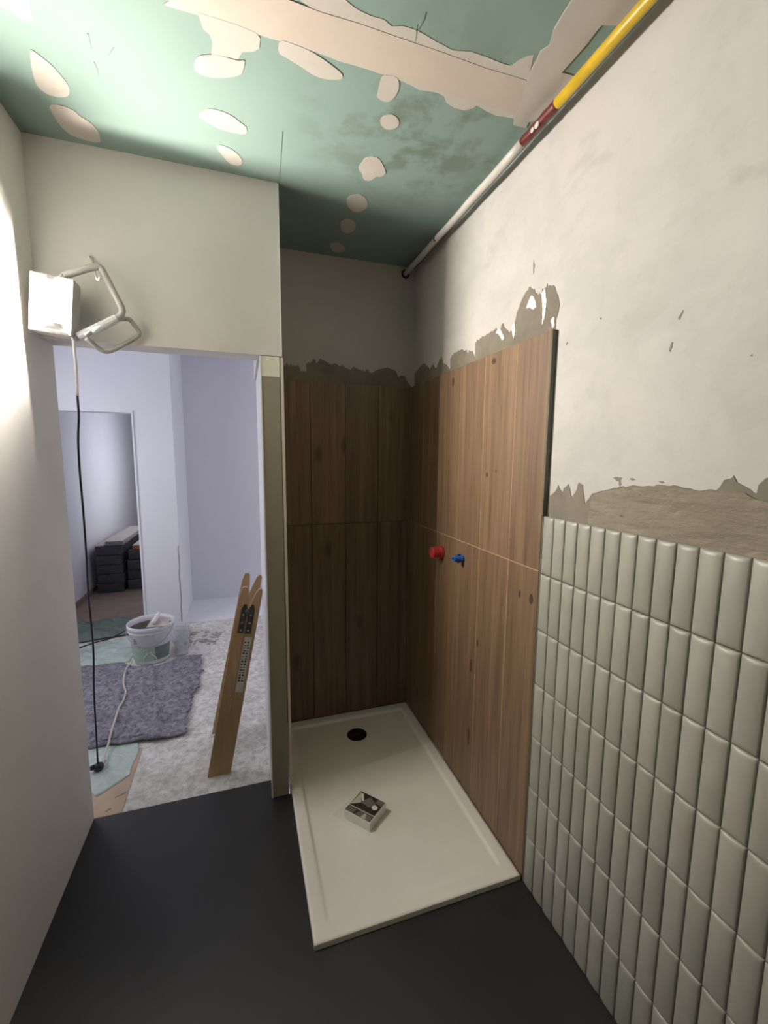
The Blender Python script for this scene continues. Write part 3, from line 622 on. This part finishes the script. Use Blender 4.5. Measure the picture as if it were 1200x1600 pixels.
st = mesh_obj('stand', shift(tube(bmesh.new(), smooth_path(STAND, 4), .0085, 10), lamp), 'grey_tube', lamp, True)
g1, g2 = Vector(STAND[1]), Vector(STAND[3])
mesh_obj('stand_grip', shift(tube(bmesh.new(), [g1, g1.lerp(g2, .5)+Vector((0, -.004, -.004)), g2], .0125, 10), lamp), 'white_plastic', st, True)
b1, b2_ = Vector(BRACKET[-4]), Vector(BRACKET[-1])
mesh_obj('pivot_rod', shift(tube(bmesh.new(), [b1, b2_], .0135, 12), lamp), 'white_plastic', lamp)
for p in (Vector(BRACKET[0]), Vector(BRACKET[-1])):
    q = Vector((-1.572, -.085, p.z+(-.02 if p.z > 2.1 else .03)))
    mesh_obj('pivot_arm', shift(tube(bmesh.new(), [p, q], .009, 8), lamp), 'grey_tube', lamp)
cb = Vector(CABLE[0])
mesh_obj('cable_gland', shift(tube(bmesh.new(), [cb+Vector((-.022, .01, .065)), cb+Vector((-.010, .002, .02)), cb], [.010, .009, .006], 10), lamp), 'white_plastic', lamp)
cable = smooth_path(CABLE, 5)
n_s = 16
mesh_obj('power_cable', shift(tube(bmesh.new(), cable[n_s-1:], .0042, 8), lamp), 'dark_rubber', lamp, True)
mesh_obj('cable_lit_part', shift(tube(bmesh.new(), cable[:n_s], .0052, 8), lamp), 'white_plastic', lamp, True)['label'] = 'upper cable length, lamp light painted on as a pale colour'  # upper cable coloured pale to carry the lamp light falling on it
hook = empty('wall_hook', HOOK[0], 'thin white hook above the doorway carrying the work lamp', 'hook')
hp = smooth_path(HOOK, 4)
mesh_obj('shank', shift(tube(bmesh.new(), hp, .0042, 8), hook), 'pipe_white', hook, True)
mesh_obj('hook_collar', shift(lathe(bmesh.new(), [(0, 0), (.009, 0), (.009, .004), (.004, .006)], 14, HOOK[0], Matrix.Rotation(math.radians(90), 3, 'X')), hook), 'pipe_white', hook)

# ------------------------------------------------------------------ hall floor things
def n3(x, y, s=1, k=0): return noise.noise((x*s+k*7.3, y*s-k*3.1, k*1.7))
fbase = HZ
def film_sheet(name, corners, amp, mat, label, k, nu=46, nv=46, cat='plastic sheet', group=None, z=0.004):
    A, B, C_, D_ = [Vector((*c, 0)) for c in corners]
    def f(u, v):
        p = (A*(1-u)+B*u)*(1-v)+(D_*(1-u)+C_*u)*v
        e = min(u, 1-u, v, 1-v)
        h = abs(n3(p.x, p.y, 3, k))*amp+abs(n3(p.x*1.6+p.y, p.y, 8, k+1))*amp*.45
        j = .03*n3(p.x, p.y, 6, k+3)*(1 if e < .02 else .3)
        return Vector((p.x+j, p.y+j*.7, fbase+z+h*min(1, .15+e*9)))
    return tag(mesh_obj(name, sheet(bmesh.new(), f, nu, nv, .0008), mat, None, True), label, cat, group)
card = tag(mesh_obj('cardboard', slab(bmesh.new(), ragged([(-2.05, .135), (-1.555, .128), (-1.563, .60), (-2.05, .62)], .05, .002, 3), 2, fbase, fbase+.003), 'card'), 'tan cardboard piece on the hall floor beside the black threshold', 'cardboard')
mesh_obj('torn_mark', slab(bmesh.new(), ragged([(-1.61, .235), (-1.585, .255), (-1.56, .26), (-1.58, .245)], .006, .002, 8), 2, fbase+.002, fbase+.0034), 'speck', card)
mesh_obj('torn_mark', slab(bmesh.new(), ragged([(-1.63, .155), (-1.612, .175), (-1.605, .172), (-1.62, .155)], .006, .001, 9), 2, fbase+.002, fbase+.0034), 'speck', card)
film_sheet('plastic_film', [(-1.70, .262), (-1.572, .385), (-1.60, 1.05), (-2.2, 1.0)], .012, 'film_green', 'pale green plastic film by the threshold under the black plug', 2, 30, 34, z=.005)
film_sheet('plastic_film', [(-2.48, 1.775), (-1.88, 1.765), (-1.86, 2.30), (-2.55, 2.15)], .035, 'film_green', 'pale green crumpled plastic film behind the grey felt, left of the bucket', 3, z=.004)
film_sheet('plastic_film', [(-2.68, 2.20), (-1.95, 2.34), (-1.90, 2.72), (-2.70, 2.78)], .075, 'film_dark', 'dark green crumpled plastic sheet before the far doorway', 4, z=.018)
film_sheet('plastic_film', [(-1.535, 1.72), (-1.46, 1.74), (-1.50, 2.36), (-1.66, 2.36)], .11, 'film_clear', 'clear plastic film bunched up right behind the bucket', 5, 22, 40, z=.02)

A_, B_, C2, D2 = Vector((-2.24, .668, 0)), Vector((-1.365, .625, 0)), Vector((-1.345, 1.675, 0)), Vector((-2.30, 1.73, 0))
def feltf(u, v):
    p = (A_*(1-u)+B_*u)*(1-v)+(D2*(1-u)+C2*u)*v
    p = p-Vector((0, .115*math.exp(-((p.x+1.72)/.17)**4)*max(0, (v-.6)/.4), 0))
    e = min(u, 1-u, v, 1-v)
    h = .034*abs(n3(p.x*1.3+p.y*.9, p.y-p.x*.9, 3.6, 9))+.022*abs(n3(p.x*1.4+p.y, p.y-p.x, 8, 10))+.010*n3(p.x, p.y, 22, 11)
    fold = .014*math.exp(-((p.x+1.60+.22*(p.y-1.2))/.02)**2) + (.010 if p.x < -1.60-.22*(p.y-1.2) else 0)
    jx = (.045*n3(p.x, p.y, 5, 12)+.022*n3(0, p.y, 31, 13)+.03*max(0, n3(0, p.y, 55, 15))) if u > .93 else 0
    return Vector((p.x+jx*(u-.93)/.07, p.y+(.02*n3(p.x, 0, 9, 14) if e < .03 else 0), fbase+.022+(h+fold)*min(1, .3+e*8)))
felt = tag(mesh_obj('felt_mat', sheet(bmesh.new(), feltf, 120, 120, .010), 'felt', None, True), 'ragged grey painter felt spread on the hall floor before the bucket', 'mat')

# bucket
BC = Vector((-1.72, 1.78, fbase+.006))
bucket = empty('bucket', BC, 'white plastic bucket with a green label on the hall floor', 'bucket')
bucket.scale = (1.08, 1.08, 1.08)
def BR(z): return .122+(.150-.122)*z/.27
bm = lathe(bmesh.new(), [(0, 0), (.116, 0), (.122, .006), (.150, .250), (.152, .252), (.157, .254), (.158, .282), (.155, .286), (.150, .284), (.147, .25), (.118, .012), (0, .010)], 48)
mesh_obj('bucket_body', bm, 'white_plastic', bucket, True)
mesh_obj('plaster_fill', lathe(bmesh.new(), [(.1385, .206), (.146, .243), (.1455, .243), (.137, .204), (.08, .190), (0, .186)], 40), 'fill_grey', bucket, True)['label'] = 'dried grey plaster inside the bucket'
mesh_obj('rim_ridge', lathe(bmesh.new(), [(.148, .236), (.156, .236), (.156, .241), (.148, .241)], 48), 'white_plastic', bucket)
def band(z0, z1, a0, a1, off, n=24):
    bm = bmesh.new()
    def f(u, v):
        a = math.radians(a0+(a1-a0)*u); z = z0+(z1-z0)*v; r = BR(z)+off; return Vector((r*math.cos(a), r*math.sin(a), z))
    return sheet(bm, f, n, 3)
lb = mesh_obj('label_band', band(.030, .140, -168, -18, .0012), 'label_green', bucket, True); lb['label'] = 'green printed label'
mesh_obj('label_dark_part', band(.032, .134, -72, -22, .0017), 'label_dark', lb, True)  # darker grey-green part of the label
def strip_on(pts, w, off, mat, par, name):
    bm = bmesh.new()
    P3 = []
    for a, z in pts:
        r = BR(z)+off; a = math.radians(a); P3.append(Vector((r*math.cos(a), r*math.sin(a), z)))
    return mesh_obj(name, tube(bm, smooth_path(P3, 4), w, 6), mat, par)
strip_on([(-106, .032), (-105, .06), (-96, .082), (-91, .100)], .003, .0018, 'paper', lb, 'label_line')
strip_on([(-86, .104), (-80, .08), (-71, .055), (-69, .030)], .003, .0018, 'paper', lb, 'label_line')
def bucket_text(txt, size, a0, z0, mat, par, name):
    cu = bpy.data.curves.new('t', 'FONT'); cu.body = txt; cu.size = size; cu.extrude = 0; cu.resolution_u = 2
    to = bpy.data.objects.new('t', cu); COL.objects.link(to)
    bpy.context.view_layer.update(); dg = bpy.context.evaluated_depsgraph_get(); me = bpy.data.meshes.new_from_object(to.evaluated_get(dg)); bpy.data.objects.remove(to)
    for v in me.vertices:
        z = z0+v.co.y; r = BR(z)+.0026; a = math.radians(a0)+v.co.x/r; v.co = Vector((r*math.cos(a), r*math.sin(a), z))
    me.materials.clear(); me.materials.append(M[mat]); o = bpy.data.objects.new(name, me); COL.objects.link(o); o.parent = par; return o
bucket_text('OLCH', .036, -135, .106, 'paper', lb, 'label_lettering')
bucket_text('B', .055, -133, .165, 'mark_grey', bucket, 'printed_mark')
def hp_(a, s_): return Vector((.160*math.cos(a), .160*math.sin(a), .262))
hpts = [Vector((.159*math.cos(math.radians(a)), .159*math.sin(math.radians(a)), .262-.115*math.sin(math.radians(180*(a+165)/150)))) for a in range(-165, -14, 10)]
hpts = [Vector((p.x*1.03, p.y*1.03, p.z)) for p in hpts]
mesh_obj('wire_handle', tube(bmesh.new(), smooth_path(hpts, 3), .0022, 6), 'steel', bucket, True)

# trowel in the bucket
TV = [Vector(p) for p in ((-1.722, 1.63, .309), (-1.694, 1.785, .348), (-1.572, 1.785, .310), (-1.58, 1.63, .307))]
trw = empty('plastering_trowel', TV[0], 'steel plastering trowel with white handle resting on the bucket rim', 'trowel')
c0, c1, c2, c3 = TV
nrm = (c1-c0).cross(c3-c0).normalized()
if nrm.z < 0: nrm = -nrm
bm = bmesh.new(); a = [bm.verts.new(p) for p in (c0, c1, c2, c3)]; b = [bm.verts.new(p-nrm*.002) for p in (c0, c1, c2, c3)]
bm.faces.new(a); bm.faces.new(list(reversed(b)))
for i in range(4): bm.faces.new((a[(i+1) % 4], a[i], b[i], b[(i+1) % 4]))
bmesh.ops.recalc_face_normals(bm, faces=bm.faces)
mesh_obj('blade', shift(bm, trw), 'pack_top', trw)
h0, h1 = c0.lerp(c3, .30)+nrm*.024+(c1-c0)*.08, c0.lerp(c3, .30)+nrm*.024+(c1-c0)*.92
mesh_obj('handle', shift(tube(bmesh.new(), [h0, h0.lerp(h1, .15), h0.lerp(h1, .5), h0.lerp(h1, .85), h1], [.012, .015, .017, .015, .012], 14), trw), 'white_plastic', trw, True)
for t_ in (.12, .88):
    p = h0.lerp(h1, t_); mesh_obj('handle_post', shift(tube(bmesh.new(), [p, p-nrm*.0235], .005, 8), trw), 'steel', trw)

# extension lead: connector, pale lead, dark lead
con = empty('cord_connector', (-1.735, .455, fbase+.030), 'black round plug connector on the green film by the threshold', 'plug')
mesh_obj('connector_body', lathe(bmesh.new(), [(0, -.020), (.014, -.019), (.021, -.010), (.023, .002), (.020, .013), (.012, .021), (0, .023)], 20), 'black_plastic', con, True)
mesh_obj('strain_relief', tube(bmesh.new(), [(0.006, .016, .0), (.014, .034, -.001), (.018, .046, -.001)], [.010, .008, .005], 10), 'black_plastic', con, True)
mesh_obj('connector_ridge', lathe(bmesh.new(), [(.0222, -.003), (.0245, -.002), (.0245, .003), (.0222, .004)], 20), 'dark_rubber', con)
mesh_obj('plug_face', tube(bmesh.new(), [(-.012, .002, .004), (-.030, -.004, .004), (-.036, -.006, .004)], [.014, .013, .010], 12), 'black_plastic', con, True)
from mathutils.bvhtree import BVHTree
bv = BVHTree.FromPolygons([v.co for v in felt.data.vertices], [tuple(p.vertices) for p in felt.data.polygons])
def rest(p, r):      # let a lead lie on the felt
    hit = bv.ray_cast(Vector((p.x, p.y, 1)), Vector((0, 0, -1)))[0]
    return Vector((p.x, p.y, (hit.z if hit else p.z-.02)+r))
cord = smooth_path([Vector(p)+Vector((0, 0, .006)) for p in CORD_FLOOR], 6)
cord = [rest(p, .007) for p in cord]
cord = [sum((cord[min(max(i+k, 0), len(cord)-1)] for k in (-2, -1, 0, 1, 2)), Vector())/5+Vector((0, 0, .003)) for i in range(len(cord))]
tag(mesh_obj('extension_lead', tube(bmesh.new(), cord, .0058, 8), 'pvc_trim', None, True), 'pale grey extension lead running over the felt to the bucket', 'cable')
tag(mesh_obj('power_lead', tube(bmesh.new(), smooth_path([Vector(p)+Vector((0, 0, .02)) for p in DARK_CORD], 4), .006, 8), 'dark_rubber', None, True), 'dark cable lying across the green film left of the bucket', 'cable')

# ------------------------------------------------------------------ wooden trestles leaning by the partition
def trestle(y, bx0, tx0, length, label, sticker):
    """two boards side by side with forked tops, leaning in +x; bx0/tx0 = left edge at foot and at top"""
    z0 = fbase
    root = empty('folding_trestle', (bx0+.06, y, z0), label, 'trestle', 'wooden trestle legs leaning beside the partition')
    d = Vector((tx0-bx0, 0, math.sqrt(length**2-(tx0-bx0)**2))).normalized(); side = Vector((d.z, 0, -d.x))
    wd = .054; th = .020
    O = Vector((bx0, y, z0))-root.location
    def P2(u, v): return O+d*v+side*u
    lead = wd*2*d.x     # the outer board reaches down to the floor as well
    for k in range(2):
        u0 = k*(wd+.0015); u1 = u0+wd; L = length
        vb0, vb1 = (u0*d.x/d.z, u1*d.x/d.z)
        if k == 0: out = [(u0, vb0), (u1, vb1), (u1, L-.125), (u1-.006, L-.06), (u1-.014, L-.010), (u1-.020, L-.001), (u0+.018, L), (u0+.010, L-.006), (u0+.002, L-.05), (u0, L-.11)]
        else: out = [(u0, vb0), (u1, vb1), (u1, L-.075), (u1-.001, L-.012), (u1-.007, L-.001), (u1-.020, L-.003), (u1-.030, L-.022), (u0+.010, L-.075), (u0, L-.125)]
        bm = bmesh.new(); yo = th/2*(1 if k else 1)
        a = [bm.verts.new(P2(*q)-Vector((0, yo, 0))) for q in out]; b = [bm.verts.new(P2(*q)+Vector((0, yo, 0))) for q in out]
        bm.faces.new(a); bm.faces.new(list(reversed(b)))
        for i in range(len(out)): j = (i+1) % len(out); bm.faces.new((a[j], a[i], b[i], b[j]))
        bmesh.ops.recalc_face_normals(bm, faces=bm.faces)
        mesh_obj('board', bm, 'pine', root)
        if sticker:
            uh = u0+(wd-.032 if k == 0 else .002)
            hpl = [(uh, L-.235), (uh+.028, L-.235), (uh+.030, L-.115), (uh+.022, L-.085), (uh+.008, L-.085), (uh, L-.115)]
            bm = bmesh.new(); a = [bm.verts.new(P2(*q)-Vector((0, th/2+.003, 0))) for q in hpl]; b = [bm.verts.new(P2(*q)-Vector((0, th/2-.001, 0))) for q in hpl]
            bm.faces.new(a); bm.faces.new(list(reversed(b)))
            for i in range(6): j = (i+1) % 6; bm.faces.new((a[j], a[i], b[i], b[j]))
            bmesh.ops.recalc_face_normals(bm, faces=bm.faces)
            hg = mesh_obj('hinge_plate', bm, 'dark_metal', root)
            for vv in (L-.22, L-.18, L-.14):
                c = P2(uh+.014, vv)-Vector((0, th/2+.003, 0))
                mesh_obj('bolt', lathe(bmesh.new(), [(.006, 0), (.006, .002), (.003, .0045), (0, .005)], 10, c, Matrix.Rotation(math.radians(90), 3, 'X')), 'steel', hg)
    if sticker:
        c = P2(wd+.001, length-.122)-Vector((0, th/2+.002, 0))
        mesh_obj('hinge_pin', lathe(bmesh.new(), [(.016, 0), (.016, .006), (.012, .009), (.006, .012), (0, .012)], 18, c, Matrix.Rotation(math.radians(90), 3, 'X')), 'dark_metal', root)
        u0 = wd+.0015
        def flat(u_a, u_b, v_a, v_b, off, mat, par, name):
            bm = bmesh.new(); q = [P2(u_a, v_a), P2(u_b, v_a), P2(u_b, v_b), P2(u_a, v_b)]
            a = [bm.verts.new(p-Vector((0, th/2+off, 0))) for p in q]; b = [bm.verts.new(p-Vector((0, th/2-.0005, 0))) for p in q]
            bm.faces.new(a); bm.faces.new(list(reversed(b)))
            for i in range(4): j = (i+1) % 4; bm.faces.new((a[j], a[i], b[i], b[j]))
            bmesh.ops.recalc_face_normals(bm, faces=bm.faces)
            return mesh_obj(name, bm, mat, par)
        sk = flat(u0+.006, u0+.040, length-.545, length-.255, .0008, 'sticker', root, 'paper_label')
        rr = random.Random(3)
        for r_ in range(15):
            for s_ in (0, 1):
                ww = rr.uniform(.006, .012); hh_ = rr.uniform(.003, .010); uu = u0+.009+s_*.015; v_ = length-.285-r_*.0145
                flat(uu, uu+ww, v_, v_+hh_, .0012, 'ink', sk, 'label_print')
        mesh_obj('paint_fleck', lathe(bmesh.new(), [(.006, 0), (.004, .002), (0, .0025)], 8, P2(wd-.004, .42)-Vector((0, th/2, 0)), Matrix.Rotation(math.radians(90), 3, 'X')), 'putty', root)
    return root
trestle(.255, -1.198, -1.004, 1.008, 'wooden trestle leg with hinge and paper label, front one of the leaning pair', True)
trestle(.620, -1.200, -.993, .985, 'wooden trestle leg behind the one with the paper label', False)

# ------------------------------------------------------------------ plank packs in the far room
def pack(x0, x1, y0_, y1_, z0, z1, mat, label, group, top=None, name='plank_pack'):
    root = empty(name, ((x0+x1)/2, y0_, z0), label, 'plank pack', group)
    mesh_obj('wrapping', shift(bevel(box(x0, x1, y0_, y1_, z0+.001, z1-.001), .008, 2), root), mat, root)
    bm = bmesh.new()
    bx(bm, x0-.0008, x1+.0008, y0_+.10, y0_+.112, z0, z1)
    mesh_obj('strap', shift(bm, root), 'black_plastic', root)
    if top: mesh_obj('cover_board', shift(box(x0+.004, x1-.004, y0_-.002, y1_, z1-.001, z1+.006), root), top, root)
    return root
z = HZ+.004
rk = random.Random(11)
ords = ['lowest', 'second lowest', 'middle', 'second highest', 'topmost']
for k in range(5):
    dx = rk.uniform(-.012, .012); h = .112
    pack(-2.665+dx, -2.385+dx, 3.78+rk.uniform(-.02, .02), 5.0, z, z+h, 'pack_dark', f'dark wrapped plank pack, {ords[k]} of the left stack in the far doorway', 'dark plank packs in the far room'); z += h
zl = z; z = HZ+.004
ords = ['lowest', 'second lowest', 'second highest', 'topmost']
for k in range(4):
    dx = rk.uniform(-.010, .010); h = .120
    pack(-2.355+dx, -2.09+dx, 3.86+rk.uniform(-.02, .02), 5.0, z, z+h, 'pack_dark', f'dark wrapped plank pack, {ords[k]} of the right stack in the far doorway', 'dark plank packs in the far room'); z += h
pack(-2.56, -2.37, 3.80, 5.0, zl, zl+.050, 'pack_grey', 'grey pack with pale top lying on the left stack of dark plank packs', None, 'pack_top')
tag(mesh_obj('board_offcut', bevel(box(-2.655, -2.57, 3.80, 5.0, zl, zl+.012), .002), 'pack_top'), 'pale narrow board on the left plank stack beside the grey pack', 'board')
pack(-2.30, -2.10, 3.90, 5.0, z, z+.052, 'pack_orange', 'reddish brown pack on top of the right plank stack', None, 'pack_top')

# rubble crumbs on the concrete
rb = bmesh.new(); rnd = random.Random(5)
for c in RUBBLE:
    for k in range(5):
        m = Matrix.Translation((c[0]+rnd.uniform(-.04, .04), c[1]+rnd.uniform(-.04, .04), fbase+.004)) @ Matrix.Rotation(rnd.uniform(0, 3), 4, 'Z') @ Matrix.Diagonal((rnd.uniform(.5, 2.2), rnd.uniform(.4, .9), rnd.uniform(.3, .6), 1))
        bmesh.ops.create_icosphere(rb, subdivisions=1, radius=rnd.uniform(.008, .022), matrix=m)
tag(mesh_obj('rubble', rb, 'rubble_grey'), 'scatter of grey plaster crumbs on the hall floor behind the trestle', 'rubble', None, 'stuff')
